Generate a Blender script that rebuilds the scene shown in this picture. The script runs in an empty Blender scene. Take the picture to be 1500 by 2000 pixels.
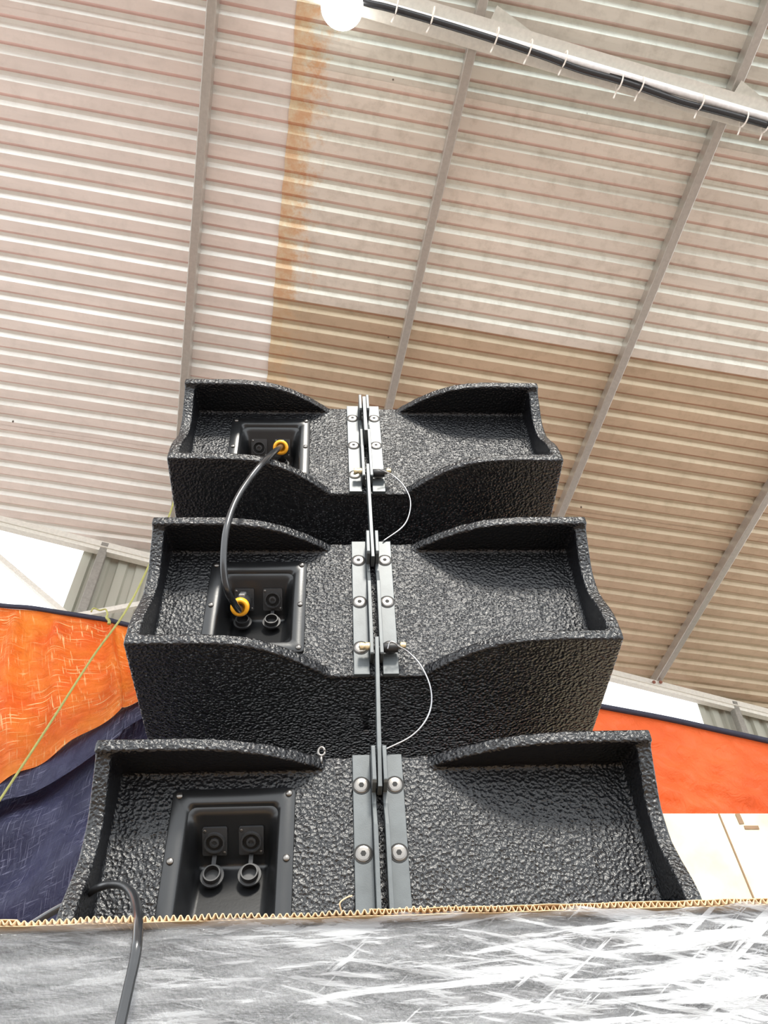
import bpy, bmesh, math, random
from mathutils import Vector, Matrix, geometry
random.seed(7)
S = bpy.context.scene
C = S.collection
# ------------------------------------------------------------------ camera
F_PX = 1500.0
CAM = Vector((0, 0, 1.5))
cd = bpy.data.cameras.new('camera'); cam = bpy.data.objects.new('camera', cd); C.objects.link(cam)
cam.location = CAM; cam.rotation_euler = (math.radians(135), 0, 0)
cd.sensor_fit = 'VERTICAL'; cd.sensor_height = 36.0; cd.lens = 36.0 * F_PX / 2000.0
cd.clip_start = 0.05; cd.clip_end = 200
S.camera = cam
Q = math.sqrt(.5)
C2W = Matrix(((1, 0, 0), (0, Q, Q), (0, -Q, Q)))      # camera axes (right, down, forward) to world
# ------------------------------------------------------------------ light
w = bpy.data.worlds.new('overcast_sky'); S.world = w; w.use_nodes = True
bg = w.node_tree.nodes['Background']; bg.inputs[0].default_value = (.93, .97, 1, 1); bg.inputs[1].default_value = 2.8
S.view_settings.view_transform = 'Standard'; S.view_settings.look = 'None'
S.view_settings.gamma = 1; S.view_settings.use_curve_mapping = False
S.view_settings.exposure = 0.15
sd = bpy.data.lights.new('sun', 'SUN'); sd.energy = 4.8; sd.angle = math.radians(9); sd.color = (1, .95, .86)
so = bpy.data.objects.new('sun', sd); C.objects.link(so)
so.rotation_euler = (math.radians(41), math.radians(8), 0)
S.cycles.use_denoising = True
S.cycles.max_bounces = 10; S.cycles.diffuse_bounces = 5; S.cycles.transparent_max_bounces = 12

# ------------------------------------------------------------------ helpers
def at(px, py, Y):                                    # a point seen at a pixel, on the upright plane y = Y
    d = C2W @ Vector(((px-750)/F_PX, (py-1000)/F_PX, 1))
    return CAM + d*(Y/d.y)
def link(o, parent=None):
    C.objects.link(o)
    if parent: o.parent = parent
    return o
def obj(name, me, mat=None, parent=None, smooth=False, M=None):
    if isinstance(me, bmesh.types.BMesh):
        bm = me; bmesh.ops.recalc_face_normals(bm, faces=bm.faces[:])
        me = bpy.data.meshes.new(name); bm.to_mesh(me); bm.free()
    if mat and not me.materials: me.materials.append(mat)
    if smooth:
        for p in me.polygons: p.use_smooth = True
    o = bpy.data.objects.new(name, me); link(o, parent)
    if M is not None: o.matrix_local = M
    return o
def tag(o, label=None, cat=None, group=None, kind=None):
    if label: o['label'] = label
    if cat: o['category'] = cat
    if group: o['group'] = group
    if kind: o['kind'] = kind
    return o
def empty(name, M=None):
    o = bpy.data.objects.new(name, None); C.objects.link(o); o.empty_display_size = .05
    if M is not None: o.matrix_world = M
    return o
def T(x, y, z): return Matrix.Translation((x, y, z))
def box(bm, x0, x1, y0, y1, z0, z1, M=None):
    r = bmesh.ops.create_cube(bm, size=1)['verts']
    for v in r:
        v.co = Vector(((x0+x1)/2+v.co.x*(x1-x0), (y0+y1)/2+v.co.y*(y1-y0), (z0+z1)/2+v.co.z*(z1-z0)))
        if M is not None: v.co = M @ v.co
    return r
def bar(bm, a, b, u, v, wu, wv):                      # box along a-b, cross axes u and v, sizes wu, wv
    a, b, u, v = Vector(a), Vector(b), Vector(u).normalized(), Vector(v).normalized()
    vs = [bm.verts.new(p+u*(i*wu/2)+v*(j*wv/2)) for p in (a, b) for i, j in ((-1, -1), (1, -1), (1, 1), (-1, 1))]
    for f in ((0, 1, 2, 3), (4, 5, 6, 7), (0, 1, 5, 4), (1, 2, 6, 5), (2, 3, 7, 6), (3, 0, 4, 7)):
        bm.faces.new([vs[i] for i in f])
def prism(bm, poly, f, lo, hi):                       # poly: 2D outline, f(p, t) -> 3D point for t in lo, hi
    a = [bm.verts.new(f(p, lo)) for p in poly]; b = [bm.verts.new(f(p, hi)) for p in poly]
    n = len(poly)
    for i in range(n): bm.faces.new((a[i], a[(i+1) % n], b[(i+1) % n], b[i]))
    tris = geometry.tessellate_polygon([[Vector((p[0], p[1], 0)) for p in poly]])
    for t in tris:
        for L in (a, b):
            try: bm.faces.new([L[i] for i in t])
            except ValueError: pass
def lathe(bm, prof, seg=20, M=None):                  # prof: (radius, height), about local Y axis
    rings = []
    for r, h in prof:
        ring = []
        for k in range(seg):
            a = 2*math.pi*k/seg; p = Vector((r*math.cos(a), h, r*math.sin(a)))
            ring.append(bm.verts.new(M @ p if M is not None else p))
        rings.append(ring)
    for A, B in zip(rings, rings[1:]):
        for k in range(seg): bm.faces.new((A[k], A[(k+1) % seg], B[(k+1) % seg], B[k]))
    for R in (rings[0], rings[-1]):
        bm.faces.new(R)
def spline(pts, n=10):
    pts = [Vector(p) for p in pts]; P = [2*pts[0]-pts[1]] + pts + [2*pts[-1]-pts[-2]]; out = []
    for i in range(1, len(P)-2):
        a, b, c, d = P[i-1:i+3]
        for k in range(n):
            t = k/n
            out.append(.5*((2*b)+(c-a)*t+(2*a-5*b+4*c-d)*t*t+(3*b-a-3*c+d)*t**3))
    out.append(pts[-1]); return out
def tube(bm, pts, r, seg=10):
    pts = [Vector(p) for p in pts]; rings = []; nrm = None
    for i, p in enumerate(pts):
        t = (pts[min(i+1, len(pts)-1)]-pts[max(i-1, 0)]).normalized()
        if nrm is None: nrm = t.orthogonal().normalized()
        nrm = (nrm-t*nrm.dot(t)).normalized(); b = t.cross(nrm)
        rr = r(i/(len(pts)-1)) if callable(r) else r
        rings.append([bm.verts.new(p+nrm*rr*math.cos(2*math.pi*k/seg)+b*rr*math.sin(2*math.pi*k/seg)) for k in range(seg)])
    for A, B in zip(rings, rings[1:]):
        for k in range(seg): bm.faces.new((A[k], A[(k+1) % seg], B[(k+1) % seg], B[k]))
    bm.faces.new(rings[0]); bm.faces.new(rings[-1])
def rrect(x0, x1, z0, z1, r, n=4):
    out = []
    for cx, cz, a0 in ((x1-r, z1-r, 0), (x0+r, z1-r, 90), (x0+r, z0+r, 180), (x1-r, z0+r, 270)):
        for k in range(n+1):
            a = math.radians(a0+90*k/n); out.append((cx+r*math.cos(a), cz+r*math.sin(a)))
    return out
def bevel(o, wd, seg=2, ang=35, clamp=True):
    m = o.modifiers.new('bevel', 'BEVEL'); m.width = wd; m.segments = seg; m.limit_method = 'ANGLE'
    m.angle_limit = math.radians(ang); m.use_clamp_overlap = clamp; m.harden_normals = False
    return o

# ------------------------------------------------------------------ materials
class N:
    def __init__(s, name):
        s.m = bpy.data.materials.new(name); s.m.use_nodes = True; s.t = s.m.node_tree
        s.b = s.t.nodes['Principled BSDF']; s.out = s.t.nodes['Material Output']
    def n(s, kind, **kw):
        nd = s.t.nodes.new('ShaderNode'+kind)
        for k, v in kw.items():
            if k in nd.inputs: nd.inputs[k].default_value = v
            else: setattr(nd, k, v)
        return nd
    def l(s, a, b): s.t.links.new(a, b)
    def coord(s, which='Object', scale=(1, 1, 1), rot=(0, 0, 0)):
        tc = s.n('TexCoord'); mp = s.n('Mapping'); mp.inputs['Scale'].default_value = scale; mp.inputs['Rotation'].default_value = rot
        s.l(tc.outputs[which], mp.inputs['Vector']); return mp.outputs[0]
    def noise(s, vec, scale, detail=4, rough=.5, dist=0):
        nd = s.n('TexNoise'); nd.inputs['Scale'].default_value = scale; nd.inputs['Detail'].default_value = detail
        nd.inputs['Roughness'].default_value = rough; nd.inputs['Distortion'].default_value = dist
        s.l(vec, nd.inputs['Vector']); return nd.outputs[0]
    def ramp(s, fac, stops):
        nd = s.n('ValToRGB'); e = nd.color_ramp.elements
        while len(e) < len(stops): e.new(.5)
        for k, (p, c) in zip(e, stops):
            k.position = p; k.color = (c, c, c, 1) if not isinstance(c, tuple) else (*c, 1)
        s.l(fac, nd.inputs[0]); return nd.outputs[0]
    def mix(s, fac, a, b, mode='MIX'):
        nd = s.n('Mix', data_type='RGBA', blend_type=mode)
        for v, i in ((fac, 0), (a, 6), (b, 7)):
            if hasattr(v, 'is_output'): s.l(v, nd.inputs[i])
            else: nd.inputs[i].default_value = v if i == 0 else (*v, 1)
        return nd.outputs[2]
    def math(s, op, a, b=0.):
        nd = s.n('Math', operation=op)
        for v, i in ((a, 0), (b, 1)):
            if hasattr(v, 'is_output'): s.l(v, nd.inputs[i])
            else: nd.inputs[i].default_value = v
        return nd.outputs[0]
    def bump(s, h, dist, strength=1.0, prev=None):
        nd = s.n('Bump'); nd.inputs['Distance'].default_value = dist; nd.inputs['Strength'].default_value = strength
        s.l(h, nd.inputs['Height'])
        if prev: s.l(prev, nd.inputs['Normal'])
        return nd.outputs[0]
    def set(s, **kw):
        for k, v in kw.items():
            i = s.b.inputs[k.replace('_', ' ')]
            if hasattr(v, 'is_output'): s.l(v, i)
            else: i.default_value = (*v, 1) if isinstance(v, tuple) else v
        return s.m
def plain(name, col, rough=.5, metal=0., spec=.5, bumpy=None, var=.12):
    k = N(name); v = k.coord()
    n = k.noise(v, 60, 3)
    c = k.mix(k.ramp(n, [(.3, 0.), (.7, 1.)]), tuple(x*(1-var) for x in col), tuple(min(1, x*(1+var)) for x in col))
    k.set(Base_Color=c, Roughness=rough, Metallic=metal, Specular_IOR_Level=spec)
    if bumpy: k.set(Normal=k.bump(k.noise(v, bumpy[0], 3), bumpy[1]))
    return k.m
def coat_mat():
    k = N('textured_black_coating'); v = k.coord()
    nz = k.n('TexVoronoi', feature='SMOOTH_F1'); nz.inputs['Scale'].default_value = 230; nz.inputs['Smoothness'].default_value = .6
    wv = k.n('VectorMath', operation='ADD'); no = k.n('TexNoise'); no.inputs['Scale'].default_value = 90; no.inputs['Detail'].default_value = 2
    sc = k.n('VectorMath', operation='SCALE'); sc.inputs['Scale'].default_value = .004
    k.l(v, no.inputs['Vector']); k.l(no.outputs['Color'], sc.inputs[0]); k.l(v, wv.inputs[0]); k.l(sc.outputs[0], wv.inputs[1]); k.l(wv.outputs[0], nz.inputs['Vector'])
    h = k.math('ADD', nz.outputs['Distance'], k.math('MULTIPLY', k.noise(v, 420, 3), .5))
    k.set(Base_Color=(.006, .0065, .008), Roughness=.25, Specular_IOR_Level=.46, Normal=k.bump(h, .0020, 1.0))
    return k.m
M_COAT = coat_mat()
M_DISH = plain('black_moulded_plastic', (.009, .0095, .0105), .3, 0, .5, (300, .00005))
M_SOCK = plain('black_socket_plastic', (.035, .036, .038), .34)
M_RUB = plain('black_rubber', (.016, .016, .017), .5)
M_BRK = plain('dark_grey_painted_steel', (.070, .080, .085), .42, .15, .5, (900, .00008))
M_BOLT = plain('dark_steel_bolt', (.17, .16, .15), .3, .9)
M_HOLE = plain('black_recess', (.004, .004, .004), .7)
M_ZINC = plain('zinc_steel', (.55, .54, .52), .3, 1.)
M_BRASS = plain('pale_brass', (.78, .66, .42), .32, .7)
M_ORNG = plain('orange_plastic', (.95, .40, .02), .35)
M_WIRE = plain('steel_wire', (.35, .35, .36), .35, .9)
M_CABLE = plain('black_cable_jacket', (.018, .019, .021), .22, 0, .6)
M_SILV = plain('silver_plug_shell', (.5, .5, .5), .35, .8)

# ------------------------------------------------------------------ setting: roof
H = 3.9                                                # distance of the roof plane from the camera
DR = Vector((.98562892, .16478887, -.03714451)); DB = Vector((-.20882447, .9579365, -.1968036)); NN = Vector((.00315371, .2018989, .9793915))
def roof(a, b, n=0.0): return CAM + DR*a + DB*b + NN*(H+n)      # metres along ribs, down slope, above the sheets
def roof_hit(px, py, n=0.0):
    d = C2W @ Vector(((px-750)/F_PX, (py-1000)/F_PX, 1)); return CAM + d*((H+n)/d.dot(NN))

def sheet_mat(name, base, dirt, dirt_amt, rust, warm):
    k = N(name); uv = k.n('TexCoord').outputs['UV']
    mp = k.n('Mapping'); mp.inputs['Scale'].default_value = (.5, 3, 1); k.l(uv, mp.inputs['Vector'])
    st = k.noise(mp.outputs[0], 3, 6, .6)
    fine = k.noise(uv, 14, 8, .65)
    c = k.mix(k.ramp(st, [(.35, 0.), (.7, 1.)]), base, tuple(x*.86 for x in base))
    c = k.mix(k.math('MULTIPLY', k.ramp(fine, [(.48, 0.), (.75, 1.)]), dirt_amt), c, dirt)
    # rust creeping in from the sheet's end
    sep = k.n('SeparateXYZ'); k.l(uv, sep.inputs[0])
    edge = k.math('SUBTRACT', 1.0, k.math('MULTIPLY', sep.outputs[0], 1/.30))
    blot = k.noise(uv, 12, 8, .7)
    rf = k.math('MULTIPLY', k.ramp(k.math('MULTIPLY', k.math('ADD', edge, k.math('MULTIPLY', blot, 1.6)), .5), [(.62, 0.), (.80, .8)]), rust)
    c = k.mix(rf, c, k.mix(k.ramp(blot, [(.4, 0.), (.6, 1.)]), (.74, .58, .36), (.66, .33, .12)))
    spots = k.n('TexVoronoi'); spots.inputs['Scale'].default_value = 4.3; k.l(uv, spots.inputs['Vector'])
    c = k.mix(k.ramp(spots.outputs['Distance'], [(.018, 1.), (.03, 0.)]), c, (.08, .05, .035))
    at_ = k.n('Attribute', attribute_name='light_tint'); c = k.mix(1.0, c, at_.outputs['Color'], 'MULTIPLY')
    k.set(Base_Color=c, Roughness=.38, Metallic=.35, Specular_IOR_Level=.5,
          Normal=k.bump(k.noise(uv, 5, 3), .004, .6))
    return k.m
SH_LEFT = sheet_mat('clean_zinc_roofing', (.87, .795, .755), (.45, .42, .38), .25, 0.0, 0)
SH_PALE = sheet_mat('weathered_zinc_roofing', (.83, .765, .69), (.42, .37, .30), .5, .9, 0)
SH_BROWN = sheet_mat('browned_zinc_roofing', (.60, .46, .33), (.40, .30, .20), .7, .35, 0)
SH_GREY = sheet_mat('grey_zinc_roofing', (.72, .69, .62), (.38, .35, .30), .5, .9, 0)

PITCH = .02626*H
B0 = .0738*H - .5*0
def rib_profile(b0, nr):                               # (b, n) polyline of nr ribs starting at b0
    out = []
    for k in range(nr):
        s = b0+k*PITCH
        out += [(s, 0), (s+.025, 0), (s+.025+.015, .016), (s+.025+.015+.018, .016), (s+.025+.015+.018+.018, 0)]
    out.append((b0+nr*PITCH+.022, 0)); return out
beamA = roof_hit(0, 1010); beamB = roof_hit(1500, 1385)
def sheet(a0, a1, a0b, row_b0, nr, mat, lift):
    bm = bmesh.new(); uvl = bm.loops.layers.uv.new('uv'); tn = bm.loops.layers.float_color.new('light_tint'); prof = rib_profile(row_b0-.012, nr)
    LIGHT_TINT = ((1, .97, .94, 1), (.86, .63, .59, 1), (.98, 1.06, 1.04, 1), (1.0, 1.10, 1.09, 1), (1, .97, .94, 1))  # pink tarp bounce and pale sky reflection painted onto the rib faces
    L = []; info = {}
    n = 14
    for i in range(n+1):
        t = i/n; row = []
        for b, h in prof:
            fb = (b-row_b0)/(nr*PITCH)
            s0 = a0+(a0b-a0)*fb + (.002*math.sin(b*37) if i == 0 else 0)
            a = s0+(a1-s0)*t
            hh = h+lift + .004*math.sin(a*3.1+b*5)+.0015*math.sin(a*11+b*23)
            v = bm.verts.new(roof(a, b, hh)); info[v] = (a-s0, b); row.append(v)
        L.append(row)
    for A, B in zip(L, L[1:]):
        for k in range(len(A)-1):
            f = bm.faces.new((A[k], A[k+1], B[k+1], B[k]))
            for lp in f.loops: lp[tn] = LIGHT_TINT[k % 5]
    for f in bm.faces:
        for lp in f.loops: lp[uvl].uv = info[lp.vert]
    # the eave: everything past the end beam is cut off
    d = (beamB-beamA).normalized(); pn = d.cross(NN).normalized()
    if pn.dot(DB) < 0: pn = -pn
    bmesh.ops.bisect_plane(bm, geom=bm.verts[:]+bm.edges[:]+bm.faces[:], plane_co=beamA+pn*.10, plane_no=pn, clear_outer=True)
    if not bm.faces: bm.free(); return None
    o = obj('roof_sheet', bm, mat, ceiling)
    return o
ceiling = empty('ceiling'); tag(ceiling, kind='structure')
AE = -.092*H
rows = [(B0-20*PITCH*1.003, 10), (B0-10*PITCH, 10), (B0, 10), (B0+10*PITCH, 10), (B0+20*PITCH, 10), (B0+30*PITCH, 10)]
rmats = [SH_GREY, SH_GREY, SH_PALE, SH_BROWN, SH_BROWN, SH_BROWN]
for i, ((b0, nr), m) in enumerate(zip(rows, rmats)):
    e0 = AE+.055*((b0-B0)/(10*PITCH)) * .95
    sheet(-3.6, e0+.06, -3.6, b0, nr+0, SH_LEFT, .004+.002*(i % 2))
    # right-hand sheets overlap below the left ones and end in a visible edge
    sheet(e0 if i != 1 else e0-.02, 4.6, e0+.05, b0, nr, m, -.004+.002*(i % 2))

# rafters: square steel bars running down the slope under the sheets
M_RAFT = plain('galvanised_steel_bar', (.50, .47, .43), .38, .75, .5, (25, .0006), .06)
raf_lab = ['steel roof bar left of the stacked speakers, running down behind the top speaker', 'steel roof bar ending behind the centre of the top speaker',
           'steel roof bar passing right of the speaker stack, orange tinted at its lower end', 'short steel roof bar at the right ending on the eave beam with rusty bolts']
raf_a = [-.192, .094, .3951, .6886]
# slight fan of the bars, from the two ends of each one
raf_px = [((398.7+12, 80), (345+10, 830)), ((911.7+11, 86.7), (748.8+9, 800)), ((1390+15, 240), (1083+11, 1000)), ((1461.6+14, 1000), (1283, 1325))]
for lab, (p, q) in zip(raf_lab, raf_px):
    A = roof_hit(*p, -.035); B_ = roof_hit(*q, -.035); d = (B_-A).normalized()
    dn = (beamB-beamA).normalized().cross(NN).normalized(); dn = dn if dn.dot(DB) > 0 else -dn
    end = A + d*((beamA-A).dot(dn)/d.dot(dn)-.0); start = A-d*3.2
    if p[0] > 1450: start = A-d*4.2
    bm = bmesh.new(); bar(bm, start, end, DR, NN, .042, .075)
    o = bevel(obj('roof_bar', bm, M_RAFT), .004); tag(o, lab, 'steel bar', 'steel bars under the roof sheets')

# tie beam with conduit, cable and zip ties
def chan(bm, A, B, up, depth, width, th=.006):         # C channel along A-B, open to one side
    A, B = Vector(A), Vector(B); d = (B-A).normalized(); up = (up-d*up.dot(d)).normalized(); s = d.cross(up)
    bar(bm, A+up*depth/2, B+up*depth/2, s, up, width, th); bar(bm, A-up*depth/2, B-up*depth/2, s, up, width, th)
    bar(bm, A-s*(width/2), B-s*(width/2), s, up, th, depth)
    return d, up, s
M_BEAM = plain('pale_painted_steel', (.70, .68, .61), .5, .2, .4, (20, .0008), .07)
t0, t1 = roof_hit(700, -5, -.17), roof_hit(1500, 232, -.17)
dd = (t1-t0).normalized(); t0 = t0-dd*2.0; t1 = t1+dd*2.0
tie = empty('tie_beam', T(*t0)); tag(tie, 'pale steel tie beam crossing the top right, carrying a white conduit', 'beam')
bm = bmesh.new(); d_, up_, s_ = chan(bm, Vector(), t1-t0, NN, .12, .115); obj('beam_channel', bm, M_BEAM, tie)
side = s_ if s_.dot(DB) > 0 else -s_
for frac, wdt in ((None, 0),):
    for px in ((955, 35), (1430, 180)):
        P = roof_hit(*px, -.105)-t0; bm = bmesh.new()
        prism(bm, [(0, 0), (.34, 0), (.02, .10)], lambda p, t: P+d_*p[0]-side*(p[1]-.05)+NN*t, 0, .006)
        obj('gusset_plate', bm, M_BEAM, tie)
M_COND = plain('white_plastic_conduit', (.95, .95, .94), .3)
cu0, cu1 = roof_hit(700, -4, -.255), roof_hit(1500, 230, -.255)
cdir = (cu1-cu0).normalized()
bm = bmesh.new(); tube(bm, [cu0-cdir*1.9, cu1+cdir*1.5], .016, 12)
tag(obj('conduit_pipe', bm, M_COND, smooth=True), 'straight white conduit pipe strapped under the tie beam at top right', 'pipe')
pts = [(560, -60), (700, -3), (760, 13), (860, 42), (960, 73), (1060, 106), (1130, 132), (1200, 152), (1250, 168), (1330, 196), (1400, 214), (1500, 242), (1600, 275)]
bm = bmesh.new(); tube(bm, spline([roof_hit(x, y+3, -.27) for x, y in pts]), .014, 10)
tag(obj('power_cable', bm, M_CABLE, smooth=True), 'thick black power cable tied along the underside of the tie beam', 'cable', 'black cables along the tie beam')
pts = [(1190, 146), (1240, 160), (1300, 187), (1350, 206), (1400, 220), (1450, 236), (1500, 247), (1600, 268)]
bm = bmesh.new(); tube(bm, spline([roof_hit(x, y-2, -.262) for x, y in pts]), .009, 10)
tag(obj('power_cable', bm, M_CABLE, smooth=True), 'thinner black cable sagging beside the thick one at top right', 'cable', 'black cables along the tie beam')
M_TIE = plain('pale_nylon', (.85, .78, .70), .4)
ties = [(777, 2, 1), (846, 22, 1), (971, 62, 1), (1036, 85, 1), (1104, 107, 1), (1212, 152, 1), (1253, 158, 1), (1370, 192, 1), (1455, 225, 1), (1498, 236, 1)]
ORD = ['first', 'second', 'third', 'fourth', 'fifth', 'sixth', 'seventh', 'eighth', 'ninth', 'tenth']
for k, (x, y, _) in enumerate(ties):
    c = roof_hit(x, y+4, -.262); bm = bmesh.new(); L = []
    for q in range(14):
        a = 2*math.pi*q/14; L.append(c+side*(.030*math.cos(a)+.008)+NN*.030*math.sin(a))
    L.append(L[0]); L.append(L[0]+side*.03-NN*.03-d_*.01)
    tube(bm, L, .0034, 5)
    tag(obj('zip_tie', bm, M_TIE), 'pale nylon zip tie, %s along the tie beam counting from the globe lamp' % ORD[k], 'zip tie', 'zip ties along the tie beam')

# globe lamp
lc = roof_hit(668, 12, -.36); lamp = empty('globe_lamp', T(*lc)); tag(lamp, 'glowing white globe lamp hanging at the top edge', 'lamp')
bm = bmesh.new(); bmesh.ops.create_uvsphere(bm, u_segments=32, v_segments=20, radius=.082)
k = N('lit_lamp_globe'); k.set(Base_Color=(.9, .9, .9), Emission_Color=(1, .99, .96), Emission_Strength=6.0, Roughness=.3)
obj('globe', bm, k.m, lamp, True)
bm = bmesh.new(); lathe(bm, [(.03, .07), (.034, .10), (.02, .13), (.02, .17)], 16, Matrix.Rotation(math.radians(90), 4, 'X')); obj('lamp_socket', bm, M_COND, lamp, True)

# eave beam, braces and end wall
n_e = -.10
e0, e1 = roof_hit(0, 1021, n_e), roof_hit(1500, 1396, n_e); ed = (e1-e0).normalized(); e0 = e0-ed*2.0; e1 = e1+ed*1.5
eb = empty('eave_beam', T(*e0)); tag(eb, 'long pale steel beam under the roof edge above the white openings', 'beam')
bm = bmesh.new(); bar(bm, Vector(), e1-e0, ed.cross(Vector((0, 0, 1))), Vector((0, 0, 1)), .05, .075); bevel(obj('beam_body', bm, M_BEAM, eb), .004)
out = ed.cross(Vector((0, 0, 1))).normalized(); out = out if out.y > 0 else -out
bm = bmesh.new(); bar(bm, -out*.03-Vector((0, 0, .012)), e1-e0-out*.03-Vector((0, 0, .012)), out, Vector((0, 0, 1)), .012, .006); obj('beam_lip', bm, M_BEAM, eb)
def wall_pt(px, py, back=.0):                          # on the upright plane through the eave beam
    d = C2W @ Vector(((px-750)/F_PX, (py-1000)/F_PX, 1)); return CAM + d*((e0+out*back-CAM).dot(out)/d.dot(out))
wall = empty('wall_back'); tag(wall, kind='structure')
kw = N('grey_green_wall_cladding'); kw.set(Base_Color=kw.mix(kw.noise(kw.coord(scale=(1, 1, .3)), 5, 5), (.36, .36, .30), (.50, .50, .43)), Roughness=.45, Metallic=.2)
def cladding(P0, L, z0, z1):
    bm = bmesh.new(); n = int(L/.11); hh = []
    prof = []
    for i in range(n):
        s = i*.11; prof += [(s, 0), (s+.05, 0), (s+.06, .022), (s+.10, .022)]
    prof.append((n*.11, 0))
    a = [bm.verts.new(Vector((P0.x, P0.y, z0))+ed*Vector((1, 1, 0)).length*0+Vector((ed.x, ed.y, 0)).normalized()*s+out*h) for s, h in prof]
    b = [bm.verts.new(v.co+Vector((0, 0, z1-z0))+Vector((0, 0, ed.z/Vector((ed.x, ed.y)).length*s))) for v, (s, h) in zip(a, prof)]
    for i in range(len(a)-1): bm.faces.new((a[i], a[i+1], b[i+1], b[i]))
    o = obj('wall_panel', bm, kw.m, wall); o.modifiers.new('s', 'SOLIDIFY').thickness = .0012
Pl = wall_pt(165, 1073, .06); cladding(Pl, 1.25, 0.0, Pl.z+.06)
Pr = wall_pt(1360, 1369, .06); cladding(Pr, 2.4, 0.0, Pr.z+.06)
M_POST = plain('galvanised_post', (.30, .29, .26), .5, .4)
for (x, y, x2, y2), lab in (((206, 1064, 150, 1200), 'steel post under the eave beam beside the left opening'), ((1430, 1372, 1457, 1440), 'steel post under the eave beam beside the right opening')):
    P = wall_pt(x, y, .0); bm = bmesh.new(); bar(bm, Vector((P.x, P.y, 0)), P, Vector((ed.x, ed.y, 0)), out, .05, .05)
    tag(bevel(obj('steel_post', bm, M_POST), .004), lab, 'post')
for pts, lab in ((((-60, 1040), (128, 1200)), 'thin pale diagonal brace crossing the left white opening'), (((140, 1206), (300, 1176)), 'short grey diagonal rail behind the orange tarp hem on the left')):
    P, R_ = wall_pt(*pts[0], -.03), wall_pt(*pts[1], -.03); bm = bmesh.new(); bar(bm, P, R_, out, (R_-P).cross(out), .03, .03)
    tag(obj('diagonal_brace', bm, M_BEAM), lab, 'brace')
# rusty bolts where the right bar meets the beam
M_RUST = plain('rusty_bolt', (.23, .09, .06), .7)
for dx in (-6, 7):
    P = wall_pt(1283+dx, 1333, -.035)-e0; bm = bmesh.new(); lathe(bm, [(.011, 0), (.013, .006), (.008, .014)], 8, T(*P) @ Matrix.Rotation(math.pi, 4, 'X')); obj('rusty_bolt', bm, M_RUST, eb)

# floor
kf = N('pinkish_concrete_floor'); cf = kf.noise(kf.coord(), 2, 6)
kf.set(Base_Color=kf.mix(cf, (.135, .108, .094), (.20, .165, .145)), Roughness=.8)
bm = bmesh.new(); box(bm, -12, 12, -14, 12, -.1, 0); tag(obj('floor', bm, kf.m), kind='structure')

# ------------------------------------------------------------------ tarpaulins
def tarp_mat(name, base, pale, scr, trans, mesh=False, s=1):
    k = N(name); uv = k.n('TexCoord').outputs['UV']
    n1 = k.noise(uv, 2.2, 5, .6)
    col = k.mix(k.ramp(n1, [(.38, 0.), (.68, 1.)]), base, pale)
    facs = None
    for sc, rt in (((3, 60, 1), .5), ((55, 3, 1), .15)):
        mp = k.n('Mapping'); mp.inputs['Scale'].default_value = sc; mp.inputs['Rotation'].default_value = (0, 0, rt); k.l(uv, mp.inputs['Vector'])
        a = k.ramp(k.noise(mp.outputs[0], 2.0*s, 3, .5), [(.60, 0.), (.66, 1.)])
        facs = a if facs is None else k.math('MAXIMUM', facs, a)
    area = k.ramp(k.noise(uv, 3.1, 3), [(.42, 0.), (.6, 1.)])
    f = k.math('MULTIPLY', k.math('MULTIPLY', facs, area), scr)
    col = k.mix(f, col, (.95, .72, .35) if not mesh else (.30, .30, .42))
    wv = k.noise(uv, 16, 7, .62, 1.2)
    k.set(Base_Color=col, Roughness=.42 if not mesh else .5, Specular_IOR_Level=.4, Normal=k.bump(wv, .022, .8))
    tr = k.n('BsdfTranslucent'); k.l(col, tr.inputs[0]); mx = k.n('MixShader'); mx.inputs[0].default_value = trans
    k.l(k.b.outputs[0], mx.inputs[1]); k.l(tr.outputs[0], mx.inputs[2]); k.l(mx.outputs[0], k.out.inputs[0])
    return k.m
def tarp(name, top, bot, Y, mat, fold, nx=90, nz=50, parent=None):   # surface hung between two lines of points
    top = spline(top, 12); bot = spline(bot, 12)
    def samp(L, t):
        f = t*(len(L)-1); i = min(int(f), len(L)-2); return L[i].lerp(L[i+1], f-i)
    bm = bmesh.new(); uvl = bm.loops.layers.uv.new('uv'); G = []; info = {}
    wid = (top[-1]-top[0]).length; hei = (bot[0]-top[0]).length
    for j in range(nz+1):
        r = []
        for i in range(nx+1):
            u, v = i/nx, j/nz; p = samp(top, u).lerp(samp(bot, u), v); p.y += fold(u*wid, v*hei, v)*min(1, v*10)
            q = bm.verts.new(p); info[q] = (u*wid, -v*hei); r.append(q)
        G.append(r)
    for A, B in zip(G, G[1:]):
        for k in range(nx): bm.faces.new((A[k], A[k+1], B[k+1], B[k]))
    for f in bm.faces:
        for lp in f.loops: lp[uvl].uv = info[lp.vert]
    o = obj(name, bm, mat, parent, True); return o
M_TO1 = tarp_mat('faded_orange_tarpaulin', (.78, .105, .012), (.88, .24, .03), .75, .35)
M_TO2 = tarp_mat('orange_tarpaulin', (.66, .095, .02), (.76, .13, .03), 0.0, .35)
M_TN = tarp_mat('navy_tarpaulin', (.016, .017, .045), (.036, .037, .085), .55, .08, True, 2.2)
M_HEM = plain('navy_hem', (.030, .030, .048), .7, 0, .3)
YL = 2.3
def gather(u, h, v): return .020*math.sin(u*19+2*math.sin(h*2.1))*(1-.5*v)+.014*math.sin(u*41+1.3+h*3)*(1-v)+.02*math.sin(h*6+u*3)
topL = [at(-330, 1145, YL), at(-120, 1168, YL), at(0, 1187, YL), at(60, 1192, YL), at(125, 1202, YL), at(212, 1216, YL), at(245, 1224, YL), at(420, 1262, YL)]
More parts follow.
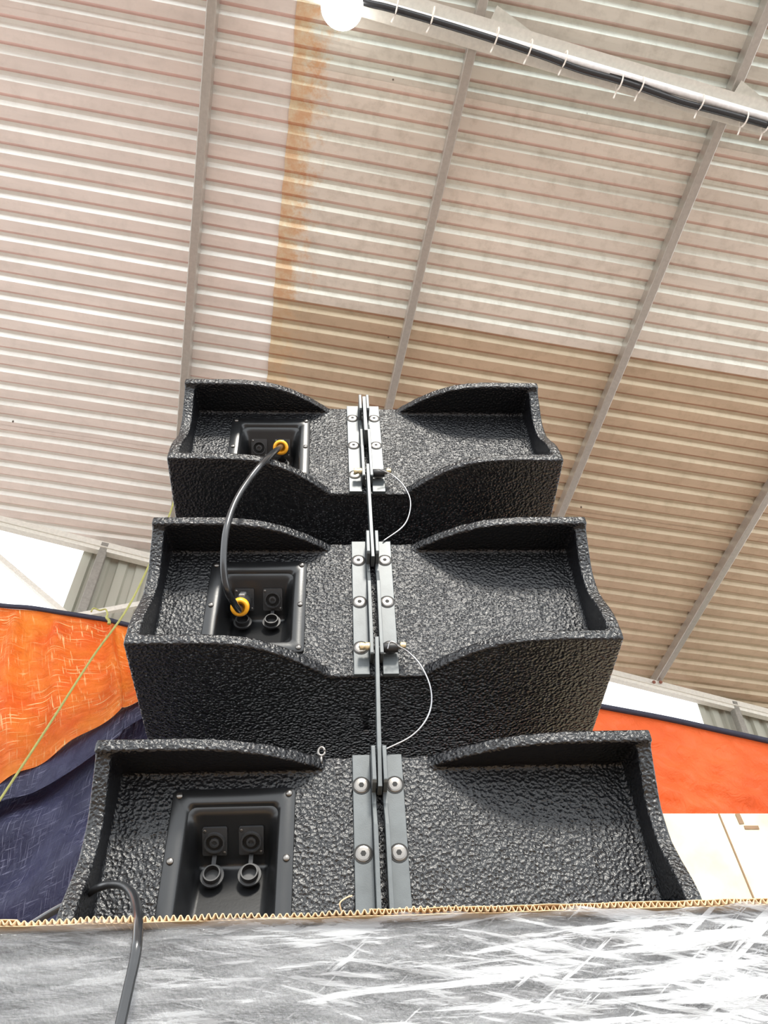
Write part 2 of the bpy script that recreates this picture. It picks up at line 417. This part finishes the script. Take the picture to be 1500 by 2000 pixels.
botL = [at(-330, 1700, YL-.02), at(-120, 1600, YL-.02), at(0, 1524, YL-.02), at(75, 1490, YL-.02), at(155, 1443, YL-.02), at(235, 1395, YL-.02), at(262, 1378, YL-.02), at(420, 1290, YL-.02)]
tl = empty('orange_tarpaulin'); tag(tl, 'faded scratched orange tarpaulin left of the speakers with a navy hem', 'tarp')
tarp('tarp_sheet', topL, botL, YL, M_TO1, gather, parent=tl)
def hem(pts, parent, r=.014):
    bm = bmesh.new(); tube(bm, spline([p+Vector((0, -.01, .004)) for p in pts], 10), r, 8); obj('hem', bm, M_HEM, parent, True)
hem(topL, tl, .009)
topN = [p+Vector((0, .10, .20)) for p in botL]; botN = [Vector((p.x, YL+.1, .3)) for p in botL]
def nf(u, h, v): return .022*math.sin(h*26+u*4+1.5*math.sin(u*3.1))+.03*math.sin(u*3-h*9+.6*math.sin(u*4))*min(1, v*6)+.010*math.sin(h*31-u*11)
tarp('navy_tarpaulin', topN, botN, YL, M_TN, nf, 110, 110)
tag(bpy.data.objects['navy_tarpaulin'], 'worn navy woven tarpaulin hanging at lower left below the orange one', 'tarp')
# rolled fold where the navy sheet starts
topF = [p+Vector((0, .07, .12)) for p in botL]; botF = [p+Vector((0, .03, -.07+.02*math.sin(i*1.3))) for i, p in enumerate(botL)]
o = tarp('fold_flap', topF, botF, YL, M_TN, lambda u, h, v: -.03*math.sin(v*3.14), 70, 8); o.parent = bpy.data.objects['navy_tarpaulin']
YR = 2.15
topR = [at(980, 1345, YR), at(1100, 1371, YR), at(1183, 1387, YR), at(1300, 1409, YR), at(1400, 1431, YR), at(1500, 1453, YR), at(1700, 1500, YR)]
botR = [Vector((p.x, YR+.05, 1.0)) for p in topR]
def rf(u, h, v): return .014*math.sin(h*30+u*9+1.5*math.sin(u*5))*min(1, v*3)+.0075*math.sin(h*75-u*24+2*math.sin(u*9))+.0045*math.sin(h*120+u*38+math.sin(h*15))+.003*math.sin(h*160-u*70)
tr = empty('orange_tarpaulin'); tag(tr, 'smooth bright orange tarpaulin with dark hem on the right, above the carton', 'tarp')
tarp('tarp_sheet', topR, botR, YR, M_TO2, rf, 90, 110, parent=tr); hem(topR, tr, .009)

# rope
M_ROPE = plain('yellow_green_rope', (.34, .33, .10), .6, 0, .4, (800, .0006))
Yr = 2.1; bm = bmesh.new()
rp = [at(345, 940, Yr+.15), at(333, 1000, Yr+.12), at(262, 1165, Yr), at(180, 1285, Yr), at(90, 1425, Yr), at(0, 1562, Yr), at(-150, 1790, Yr)]
tube(bm, spline(rp, 8), .0036, 8)
tag(obj('green_rope', bm, M_ROPE, smooth=True), 'thin yellow-green rope stretched diagonally across the left orange tarp', 'rope')
bm = bmesh.new(); Yt = YL-.05
tube(bm, spline([at(178, 1195, Yt), at(183, 1188, Yt), at(195, 1192, Yt), at(206, 1190, Yt), at(210, 1200, Yt), at(208, 1206, Yt), at(213, 1212, Yt), at(213, 1219, Yt)], 6), lambda t: .003+.006*max(0, t-.45), 8)
tag(obj('hem_cord', bm, M_ROPE, smooth=True), 'short knotted yellow cord tied to the hem of the left orange tarp', 'cord')

# ------------------------------------------------------------------ carton behind, right
Yc = 1.75
ktn = N('pale_carton'); uv = ktn.coord()
cc = ktn.mix(ktn.ramp(ktn.noise(uv, 5, 7, .6), [(.40, 0.), (.7, 1.)]), (.70, .62, .45), (.54, .42, .25))
ktn.set(Base_Color=cc, Roughness=.6)
c0 = at(1180, 1588, Yc); c1 = at(1620, 1588, Yc)
carton = empty('cardboard_carton', T(c0.x, Yc, 0)); tag(carton, 'sunlit pale cardboard carton right of the bottom speaker below the orange tarp', 'carton')
bm = bmesh.new(); box(bm, 0, c1.x-c0.x, 0, .35, 1.2, c0.z); bevel(obj('carton_body', bm, ktn.m, carton), .003)
M_INK = plain('brown_print', (.20, .12, .06), .7)
def stroke(name, a, b, wdt, mat=M_INK, parent=carton, Y=Yc-.0012):
    A, B = at(*a, Y)-Vector((c0.x, Yc, 0)), at(*b, Y)-Vector((c0.x, Yc, 0)); bm = bmesh.new()
    bar(bm, A, B, (B-A).cross(Vector((0, 1, 0))), (0, 1, 0), wdt, .0012); return obj(name, bm, mat, parent)
stroke('carton_crease', (1404, 1589), (1477, 1766), .0035)
stroke('print_mark', (1440, 1589), (1449, 1609), .011); stroke('print_mark', (1454, 1616), (1482, 1616), .008)

# ------------------------------------------------------------------ loudspeaker cabinets
W, E_, HR, SL, TH, CC = .66, .071, .2307, .1185, .0165, .065
HC = HR+2*E_*SL; D = .40
POSE = [[-0.00892, -0.04851, 0.05088, -0.00271, 0.39557, 0.88168], [-0.00159, -0.04376, 0.04277, -0.0151, 0.13815, 1.13908], [-0.02498, -0.05376, 0.05218, -0.03452, -0.11589, 1.40376]]
R0 = Matrix(((1, 0, 0), (0, Q, -Q), (0, Q, Q)))
def pose(p):
    wv = Vector(p[:3]); R = C2W @ R0 @ Matrix.Rotation(wv.length, 3, wv.normalized())
    M = R.to_4x4(); M.translation = CAM + C2W @ Vector(p[3:]); return M
PM = [pose(p) for p in POSE]
def on(i, px, py, yl):                                 # pixel to the plane y = yl of cabinet i (local coordinates)
    Mi = PM[i].inverted(); o_ = Mi @ CAM; d = Mi.to_3x3() @ (C2W @ Vector(((px-750)/F_PX, (py-1000)/F_PX, 1)))
    return o_ + d*((yl-o_.y)/d.y)
def onw(i, px, py, yl): return PM[i] @ on(i, px, py, yl)

def build_body():
    cur = [(.0, 0.), (.065, 0.), (.071, .07), (.080, .18), (.098, .37), (.115, .53), (.132, .665), (.150, .785), (.166, .87), (.185, .93), (.204, .965), (.225, .988), (.245, 1.), (W/2, 1.)]
    rear = [(x, -E_*f) for x, f in cur]
    outl = [(-x, y) for x, y in reversed(rear)] + rear[1:]
    outl = outl + [(W/2, D), (-W/2, D)]
    def mk(fn):
        bm = bmesh.new(); fn(bm); bmesh.ops.recalc_face_normals(bm, faces=bm.faces[:])
        me = bpy.data.meshes.new('t'); bm.to_mesh(me); bm.free(); o = bpy.data.objects.new('t', me); C.objects.link(o); return o
    top = mk(lambda b: prism(b, outl, lambda p, t: Vector((p[0], p[1], HC/2+SL*p[1]-t)), 0, TH))
    bot = mk(lambda b: prism(b, outl, lambda p, t: Vector((p[0], p[1], -HC/2-SL*p[1]+t)), 0, TH))
    prof = [(1, 0), (.95, .005), (.90, .011), (.82, .018), (.76, .023), (.68, .030), (.61, .033), (.52, .033), (.46, .031), (.36, .022), (.27, .012), (.2, .006), (.12, .002), (0, 0)]
    poly = [(-E_+d*1.05, (f-.5)*HR) for f, d in prof] + [(D, -HC/2-SL*D), (D, HC/2+SL*D)]
    sides = [mk(lambda b, s=s: prism(b, poly, lambda p, t: Vector((s*t, p[0], p[1])), W/2-TH-.002, W/2)) for s in (-1, 1)]
    # core: rear face at y = 0 with rounded hand pockets in the lower outer corners
    zc = HC/2-TH*.5; xi = W/2-TH*.5; px_, pz = W/2-TH-.026, -HC/2+TH+.048
    cp = [(-xi, zc)] + [(-xi, pz)] + [(-px_-.006, pz), (-px_, pz-.007), (-px_, -zc)] + [(px_, -zc), (px_, pz-.007), (px_+.006, pz), (xi, pz), (xi, zc)]
    core = mk(lambda b: prism(b, cp, lambda p, t: Vector((p[0], t, p[1])), 0.0, .06))
    back = mk(lambda b: prism(b, [(.05, -HC/2), (D, -HC/2-SL*D+.001), (D, HC/2+SL*D-.001), (.05, HC/2)], lambda p, t: Vector((t, p[0], p[1])), -W/2+.004, W/2-.004))
    # opening for the connector dish
    cut = mk(lambda b: box(b, -.236, -.111, -.1, .085, -.075, .075))
    parts = [top, bot, *sides, back]
    base = core
    for p in parts:
        m = base.modifiers.new('u', 'BOOLEAN'); m.operation = 'UNION'; m.solver = 'EXACT'; m.object = p
    m = base.modifiers.new('c', 'BOOLEAN'); m.operation = 'DIFFERENCE'; m.solver = 'EXACT'; m.object = cut
    m = base.modifiers.new('r', 'REMESH'); m.mode = 'VOXEL'; m.voxel_size = .0024; m.use_smooth_shade = True
    m = base.modifiers.new('s', 'SMOOTH'); m.factor = .5; m.iterations = 7
    dg = bpy.context.evaluated_depsgraph_get()
    me = bpy.data.meshes.new_from_object(base.evaluated_get(dg)); me.name = 'enclosure'
    for o in (base, *parts, cut): bpy.data.objects.remove(o)
    me.materials.clear(); me.materials.append(M_COAT)
    return me

def mesh(name, fn, mat, smooth=False):
    bm = bmesh.new(); fn(bm); bmesh.ops.recalc_face_normals(bm, faces=bm.faces[:]); me = bpy.data.meshes.new(name); bm.to_mesh(me); bm.free()
    me.materials.append(mat)
    if smooth:
        for p in me.polygons: p.use_smooth = True
    return me
ME = {}
ME['body'] = build_body()
ME['grille'] = mesh('grille', lambda b: box(b, -W/2+.01, W/2-.01, D, D+.012, -HC/2-SL*D+.012, HC/2+SL*D-.012), M_RUB)
# connector dish: loops from the outer flange down into the recess
def dish(bm):
    x0, x1, z0, z1 = -.2465, -.1005, -.0845, .0845
    XM = (x0+x1)/2
    def loop(xa, xb, za, zb, r, yf): return [bm.verts.new((x, yf(x, z), z)) for x, z in rrect(xa, xb, za, zb, r, 5)]
    def deep(x, z):                                    # the recess surface: sloped face with sockets, then floor
        if z > .015: return .056-(z-.015)*1.19
        return .056-(.015-z)/.070*.030
    Ls = [loop(x0, x1, z0, z1, .007, lambda x, z: 0.0005), loop(x0, x1, z0, z1, .007, lambda x, z: -.0025), loop(x0+.001, x1-.001, z0+.001, z1-.001, .006, lambda x, z: -.0035),
          loop(x0+.0165, x1-.0165, z0+.0165, z1-.0165, .008, lambda x, z: -.0035), loop(x0+.0185, x1-.0185, z0+.0185, z1-.0185, .008, lambda x, z: -.0022), loop(x0+.0205, x1-.0205, z0+.0205, z1-.0205, .009, lambda x, z: .002)]
    for A, B in zip(Ls, Ls[1:]):
        n = len(A)
        for k in range(n): bm.faces.new((A[k], A[(k+1) % n], B[(k+1) % n], B[k]))
    # inner bowl on a grid
    ax, bx, az, bz = x0+.0205, x1-.0205, z0+.0205, z1-.0205
    nx, nz = 24, 30; G = []
    for j in range(nz+1):
        r = []
        for i in range(nx+1):
            u, v = i/nx, j/nz; x = ax+(bx-ax)*u; z = az+(bz-az)*v
            eu = min(u, 1-u)*(bx-ax); ev = min(v*1.0, 1-v)*(bz-az)
            wu = min(1, eu/.012); wv = min(1, ev/(.006 if v > .5 else .012)); ww = wu*wv
            ww = ww*ww*(3-2*ww); r.append(bm.verts.new((x, .002+(deep(x, z)-.002)*ww if ww > 0 else .002, z)))
        G.append(r)
    for A, B in zip(G, G[1:]):
        for k in range(nx): bm.faces.new((A[k], A[k+1], B[k+1], B[k]))
ME['dish'] = mesh('connector_plate', dish, M_DISH, True)
def screw(bm):
    lathe(bm, [(.0042, .0), (.0042, -.0012), (.0032, -.0024), (.0, -.0027)][:3], 14)
def cross(bm):
    box(bm, -.0022, .0022, -.0029, -.0022, -.0004, .0004); box(bm, -.0004, .0004, -.0029, -.0022, -.0022, .0022)
ME['screw'] = mesh('screw', screw, M_BOLT, True); ME['cross'] = mesh('cross_slot', cross, M_HOLE)
def sock(bm):
    prism(bm, rrect(-.0145, .0145, -.017, .017, .002, 2), lambda p, t: Vector((p[0], t, p[1])), 0, -.0035)
    A = []
    for r, y in ((.0122, -.0035), (.0122, -.0080), (.0103, -.0080), (.0098, -.0040), (.0060, -.0040), (.0056, -.0074), (.0032, -.0077), (.0028, -.0050)): A.append((r, y))
    lathe(bm, A, 24)
ME['sock'] = mesh('socket', sock, M_SOCK)
ME['well'] = mesh('socket_well', lambda b: lathe(b, [(.0099, -.0030), (.0099, -.0044)], 24), M_HOLE)
ME['ssc'] = mesh('socket_screw', lambda b: lathe(b, [(.0019, -.0035), (.0019, -.0044), (.0012, -.0048)], 8), M_BOLT)
def cap(bm):
    lathe(bm, [(.0136, 0), (.0136, -.003), (.0106, -.003), (.0100, -.0095), (.0085, -.0095), (.0083, -.001)], 24)
    box(bm, -.0025, .0025, -.0022, -.0005, .012, .030)
ME['cap'] = mesh('socket_cap', cap, M_RUB)
def fin_poly(): return [(0, -.102), (-.022, -.102), (-.0235, -.1), (-.0235, .028), (-.011, .058), (-.010, .072), (-.033, .073), (-.036, .076), (-.036, .119), (-.034, .121), (0, .121)]
def brk(s):
    def f(bm):
        x0, x1 = (.0085, .0305) if s > 0 else (-.0315, -.0095)
        box(bm, x0, x1, -.006, .001, -.1235, .1235)
        c = .0070 if s > 0 else -.0066
        prism(bm, fin_poly(), lambda p, t: Vector((c+t, p[0], p[1])), -.0026, .0026)
    return f
ME['brl'] = mesh('rigging_bracket', brk(-1), M_BRK); ME['brr'] = mesh('rigging_bracket', brk(1), M_BRK)
def bolt(bm):
    lathe(bm, [(.0093, 0), (.0093, -.0007), (.0088, -.0011), (.0070, -.0016), (.0036, -.0018), (.0030, -.0018), (.0028, -.0006)], 24)
ME['bolt'] = mesh('bolt', bolt, M_BOLT); ME['ring'] = mesh('countersink', lambda b: lathe(b, [(.0112, .0), (.0112, -.0004), (.0095, -.0005)], 24), M_HOLE)
ME['hex'] = mesh('hex_recess', lambda b: lathe(b, [(.0034, -.0017), (.0034, -.0020)], 6), M_HOLE)
tilt = Matrix.Rotation(math.radians(50), 4, 'X')      # sockets face down and back
def link_bar(bm, z0, z1, y0=-.030, y1=-.006, x=0.0002):
    prism(bm, [(y1, z0), (y0, z0+.004), (y0, z1-.004), (y0+.004, z1), (y1, z1)], lambda p, t: Vector((x+t, p[0], p[1])), -.0028, .0028)
labs = ['black textured loudspeaker at the bottom of the stack with both sockets open', 'black textured loudspeaker in the middle of the stack, cable in its left socket',
        'black textured loudspeaker at the top of the stack, cable in its right socket']
roots = []
for i in range(3):
    r = empty('loudspeaker', PM[i]); tag(r, labs[i], 'speaker', 'three stacked array loudspeakers'); roots.append(r)
    obj('enclosure', ME['body'], None, r); obj('grille', ME['grille'], None, r)
    dsh = obj('connector_plate', ME['dish'], None, r)
    for x in (-.2385, -.1085):
        for z in (.0765, .0, -.0765):
            s = obj('screw', ME['screw'], None, dsh, M=T(x, -.0033, z) @ Matrix.Rotation(random.uniform(0, 1.5), 4, 'Y'))
    for x in (-.1955, -.1525):
        Ms = T(x, .0292, .036) @ tilt
        obj('socket', ME['sock'], None, dsh, M=Ms)
        obj('socket_well', ME['well'], None, dsh, M=Ms)
        for a, b in ((-.0115, .0135), (.0115, -.0135)): obj('socket_screw', ME['ssc'], None, dsh, M=Ms @ T(a, 0, b))
        obj('socket_cap', ME['cap'], None, dsh, M=T(x, .0370, -.003) @ Matrix.Rotation(math.radians(-8), 4, 'X'))
    for s, key, xb in ((-1, 'brl', -.0212), (1, 'brr', .0197)):
        b = bevel(obj('rigging_bracket', ME[key], None, r), .0007, 2)
        for z in (.083, .0012, -.080):
            bb = obj('bolt', ME['bolt'], None, b, M=T(xb, -.0061, z)); obj('bolt_recess', ME['ring'], None, b, M=T(xb, -.0061, z)); obj('hex_recess', ME['hex'], None, b, M=T(xb, -.0061, z))
    # small screw under the cabinet
    zz = -HC/2-SL*.12
    obj('screw', ME['screw'], None, r, M=T(-.012, .12, zz) @ Matrix.Rotation(math.radians(90+6.8), 4, 'X'))

# link plates bridging the gaps, in each upper speaker's coordinates
gap = (PM[0].inverted() @ PM[1].translation)
for i in (1, 2):
    P = PM[i].inverted() @ (PM[i-1] @ Vector((.0002, -.018, .070)))
    Tp = Vector((.0006, -.018, -.078)); d = P-Tp; bm = bmesh.new(); u = Vector((1, 0, 0))
    bar(bm, Tp, P, u, d.cross(u), .0054, .024); bevel(obj('link_plate', bm, M_BRK, roots[i]), .0006)
bm = bmesh.new(); link_bar(bm, -.004, .107, -.043, -.012); obj('link_plate', bm, M_BRK, roots[2])
# quick release pins with wire lanyards
def pin(i, lan):
    p = empty('locking_pin'); p.parent = roots[i]; bpy.data.objects.remove(p)
    def f(bm): lathe(bm, [(.0045, -.026), (.0052, -.025), (.0052, -.0100), (.0040, -.0095)], 14, Matrix.Rotation(math.radians(-90), 4, 'Z') @ T(0, 0, 0))
    Mz = Matrix.Rotation(math.radians(-90), 4, 'Z')
    bm = bmesh.new(); lathe(bm, [(.0028, -.010), (.0028, .034)], 12, Mz)
    o = obj('locking_pin', bm, M_ZINC, roots[i], True, T(0, -.017, -.088))
    bm = bmesh.new(); lathe(bm, [(.0048, -.0235), (.0055, -.0225), (.0055, -.017), (.0046, -.0165), (.0046, -.0155), (.0055, -.015), (.0055, -.0098), (.0046, -.009)], 16, Mz)
    obj('pin_knob', bm, M_BRASS, o, True, T(0, -.004, 0))
    bm = bmesh.new(); lathe(bm, [(.0062, .0098), (.0070, .0105), (.0070, .029), (.0060, .030)], 16, Mz); obj('pin_grip', bm, M_RUB, o, True)
    bm = bmesh.new(); lathe(bm, [(.0040, .033), (.0044, .034), (.0044, .040), (.0034, .041)], 12, Mz); obj('pin_tip', bm, M_BRASS, o, True, T(0, -.004, .001))
    bm = bmesh.new(); Mi = PM[i].inverted(); tube(bm, spline([Mi @ q for q in lan], 12), .0011, 6); obj('lanyard', bm, M_WIRE, roots[i], True)
def L(i, pts): return [onw(i, x, y, yl) for x, y, yl in pts]
pin(1, L(1, [(757, 1268, -.026), (762, 1254, -.03), (772, 1256, -.03), (778, 1262, -.026), (798, 1274, -.02), (822, 1300, -.02), (840, 1340, -.02), (842, 1378, -.015), (828, 1412, -.012), (800, 1440, -.010), (752, 1464, -.010)]))
pin(2, L(2, [(740, 916, -.03), (752, 921, -.025), (768, 929, -.02), (788, 948, -.02), (801, 975, -.02), (799, 1005, -.015), (785, 1030, -.012), (748, 1057, -.01)]))
bm = bmesh.new(); q = on(0, 628, 1468, -.004)
pts = [q+Vector((.0042*math.cos(a), 0, .0058*math.sin(a))) for a in [k*math.pi/8 for k in range(17)]]
tube(bm, pts, .0018, 8); tube(bm, [q+Vector((0, 0, -.006)), q+Vector((-.001, .003, -.018))], .0026, 8); obj('eyelet', bm, M_BOLT, roots[0], True)

# ------------------------------------------------------------------ link cable between the two upper speakers
def plug(parent, i, x, shell):
    Mp = PM[i] @ T(x, .0292, .036) @ tilt
    o = empty('plug'); o.parent = parent; o.matrix_world = Mp
    bpy.data.objects.remove(o)
    bm = bmesh.new(); lathe(bm, [(.0095, -.002), (.0118, -.008), (.0125, -.022), (.0118, -.034), (.0122, -.036), (.0115, -.050)], 24); p = obj('plug', bm, shell, parent, True, Mp)
    bm = bmesh.new(); lathe(bm, [(.0118, -.050), (.0135, -.0515), (.0138, -.058), (.0120, -.0615), (.0085, -.062), (.0070, -.055)], 24); obj('plug_collar', bm, M_ORNG, p, True)
    bm = bmesh.new(); box(bm, -.0045, .0045, -.034, -.012, .0105, .0145); bevel(obj('latch', bm, M_SILV, p), .001)
    return Mp
cab = empty('speaker_cable'); tag(cab, 'black cable with orange-collared plugs looping between top and middle speakers', 'cable')
Mt = plug(cab, 2, -.1525, M_SILV); Mm = plug(cab, 1, -.1955, M_RUB)
pa, pb = Mt @ Vector((0, -.054, 0)), Mt @ Vector((0, -.075, 0)); pe, pd = Mm @ Vector((0, -.054, 0)), Mm @ Vector((0, -.072, 0))
path = [pa, pb] + L(1, [(520, 897, -.085), (488, 935, -.098), (460, 980, -.105), (443, 1030, -.108), (437, 1080, -.100), (438, 1125, -.085), (447, 1160, -.064)]) + [pd, pe]
bm = bmesh.new(); tube(bm, spline(path, 12), .0049, 12); obj('cable_jacket', bm, M_CABLE, cab, True)

# cable from the bottom speaker over the wrapped box
bm = bmesh.new()
path = [onw(0, -25, 1880, .05), onw(0, 20, 1832, .03), onw(0, 62, 1806, .01), onw(0, 112, 1776, -.01), onw(0, 165, 1750, -.025)] + [at(190, 1735, .845), at(215, 1728, .83), at(240, 1730, .80), at(258, 1745, .76), at(267, 1770, .72), at(270, 1800, .675), at(268, 1840, .655), at(262, 1880, .652), at(253, 1920, .652), at(243, 1965, .652), at(231, 2020, .652), at(215, 2090, .652)]
tube(bm, spline(path, 8), .0041, 12)
tag(obj('loose_cable', bm, M_CABLE, smooth=True), 'black cable leaving the bottom speaker and hanging over the film-wrapped box', 'cable')

# ------------------------------------------------------------------ film-wrapped box in front
YF = .68; ang = .0267
zt = at(750, 1789, YF).z
wb = empty('wrapped_box', T(0, YF, zt) @ Matrix.Rotation(-ang*-1*1.0*-1, 4, 'Y')); tag(wb, 'dark textured box wrapped in wrinkled clear stretch film along the bottom edge', 'box')
kb = N('textured_grey_box'); v = kb.coord(); kb.set(Base_Color=(.045, .047, .05), Roughness=.5, Normal=kb.bump(kb.noise(v, 260, 3), .002))
bm = bmesh.new(); box(bm, -.45, .45, .010, .16, -.62, -.0005); bevel(obj('box_body', bm, kb.m, wb), .006)
# cardboard sheet lying on top: two liners and the fluting
kc = N('brown_cardboard'); v = kc.coord(); kc.set(Base_Color=kc.mix(kc.noise(v, 90, 5), (.50, .34, .19), (.66, .48, .29)), Roughness=.8)
cb = empty('cardboard_sheet', wb.matrix_world.copy()); tag(cb, 'sheet of corrugated cardboard lying on the wrapped box, fluted edge showing', 'cardboard')
bm = bmesh.new(); FP_ = .0058; n = int(.9/FP_*10); top, bo = [], []
for i in range(n+1):
    x = -.45+i*.9/n; jag = .0016*math.sin(x*61)+.001*math.sin(x*190); amp = .0019+.0005*math.sin(x*23)*(x < 0)
    ph = 2*math.pi*x/FP_ ; s = math.sin(ph); s = max(-1, min(1, s*1.15))
    z = .0027+amp*s + (.0022*math.exp(-((x-.032)/.03)**2))
    top.append(bm.verts.new((x, jag-.001, z))); bo.append(bm.verts.new((x, .16, .0027+.0019*s)))
for i in range(n): bm.faces.new((top[i], top[i+1], bo[i+1], bo[i]))
o = obj('flute_layer', bm, kc.m, cb, True); md = o.modifiers.new('s', 'SOLIDIFY'); md.thickness = .0007; md.offset = 0
def liner(name, xa, xb, z, jg):
    bm = bmesh.new(); m = int((xb-xa)/.003); A = []
    for i in range(m+1):
        x = xa+(xb-xa)*i/m; y = jg*(math.sin(x*83)+.6*math.sin(x*211+1)); A.append((x, y))
    prism(bm, A+[(xb, .16), (xa, .16)], lambda p, t: Vector((p[0], p[1], z+t)), 0, .0005); obj(name, bm, kc.m, cb)
liner('bottom_liner', -.45, .45, .0001, .0006); liner('top_liner', -.012, .45, .0050, .0008); liner('top_liner', -.45, -.30, .0050, .0008)
bm = bmesh.new(); tube(bm, spline([(-.035, -.002, .004), (-.036, -.006, .009), (-.031, -.004, .0135), (-.026, -.003, .0155)], 6), .0006, 5); obj('torn_fibre', bm, kc.m, cb, True)
# stretch film
def film_mat():
    k = N('stretch_film'); uv = k.coord('Object')
    sep = k.n('SeparateXYZ'); k.l(uv, sep.inputs[0]); X = sep.outputs[0]
    def streak(sc, rot, scale, lo, hi, det=4):
        mp = k.n('Mapping'); mp.inputs['Scale'].default_value = sc; mp.inputs['Rotation'].default_value = (0, rot, 0); k.l(uv, mp.inputs['Vector'])
        return mp.outputs[0], scale, det, lo, hi
    def fld(sc, rot, scale, det=5, rough=.6, dist=.3):
        mp = k.n('Mapping', vector_type='POINT'); mp.inputs['Rotation'].default_value = (0, rot, 0); k.l(uv, mp.inputs['Vector'])
        m2 = k.n('Mapping'); m2.inputs['Scale'].default_value = sc; k.l(mp.outputs[0], m2.inputs['Vector'])
        return k.noise(m2.outputs[0], scale, det, rough, dist)
    a = fld((1, 1, 13), .04, 8, 9, .68, .5); b = fld((1, 1, 12), -.20, 13, 8, .66, .4); c = fld((1, 1, 18), .62, 7, 6, .6, .2)
    right = k.ramp(k.math('ADD', k.math('MULTIPLY', X, 1.5), .50), [(0., 0.), (1., 1.)])
    bias = k.math('MULTIPLY', right, .085)
    fa = k.ramp(k.math('ADD', a, bias), [(.545, .0), (.60, 1.)]); fb = k.ramp(k.math('ADD', b, bias), [(.57, 0.), (.62, 1.)]); fc = k.ramp(k.math('ADD', c, bias), [(.66, 0.), (.69, 1.)])
    def ridge(f, wd): return k.ramp(k.math('ABSOLUTE', k.math('SUBTRACT', f, .5)), [(0., 1.), (wd, 0.)])
    thin = k.math('MULTIPLY', k.math('MAXIMUM', ridge(b, .010), ridge(c, .006)), .55)
    soft = k.ramp(fld((1, 1, 9), .02, 7, 5), [(.40, .01), (.62, .13)])
    m = k.math('MAXIMUM', k.math('MAXIMUM', fa, k.math('MULTIPLY', fb, .75)), k.math('MULTIPLY', fc, .9))
    m = k.math('MAXIMUM', m, thin)
    gain = k.math('ADD', .10, k.math('MULTIPLY', right, .62))  # milky film, whitened further towards the right to paint in bright highlights
    milk_glare = k.math('MAXIMUM', k.math('MULTIPLY', m, gain), soft)
    k.set(Base_Color=(.93, .95, .97), Roughness=.28, Specular_IOR_Level=.6)
    nb = k.bump(a, .004, 1.0); nb = k.bump(b, .003, .8, nb); k.set(Normal=nb)
    tp = k.n('BsdfTransparent'); gl = k.n('BsdfGlossy'); gl.inputs['Roughness'].default_value = .12; k.l(nb, gl.inputs['Normal'])
    m1 = k.n('MixShader'); m1.inputs[0].default_value = .10; k.l(tp.outputs[0], m1.inputs[1]); k.l(gl.outputs[0], m1.inputs[2])
    m2 = k.n('MixShader'); k.l(milk_glare, m2.inputs[0]); k.l(m1.outputs[0], m2.inputs[1]); k.l(k.b.outputs[0], m2.inputs[2]); k.l(m2.outputs[0], k.out.inputs[0])
    return k.m
bm = bmesh.new(); nx, nz = 420, 160; G = []
for j in range(nz+1):
    r = []
    for i in range(nx+1):
        x = -.45+.9*i/nx; z = -.0004-.30*(j/nz)**1.0
        y = .0045*0-.0015*math.sin(z*140+x*9+2*math.sin(x*7))-.0012*math.sin(z*310-x*31+math.sin(x*17)*2)-.0008*math.sin(z*200+x*90)
        yy = .004+y
        if j < 3: yy -= .007*(3-j)/3
        r.append(bm.verts.new((x, yy, z + (.0016*math.sin(x*47)+.001*math.sin(x*131) if j == 0 else 0))))
    G.append(r)
for A, B in zip(G, G[1:]):
    for q in range(nx): bm.faces.new((A[q], A[q+1], B[q+1], B[q]))
o = obj('stretch_film', bm, film_mat(), wb, True); tag(o, 'wrinkled clear stretch film with milky streaks and painted-in highlights')
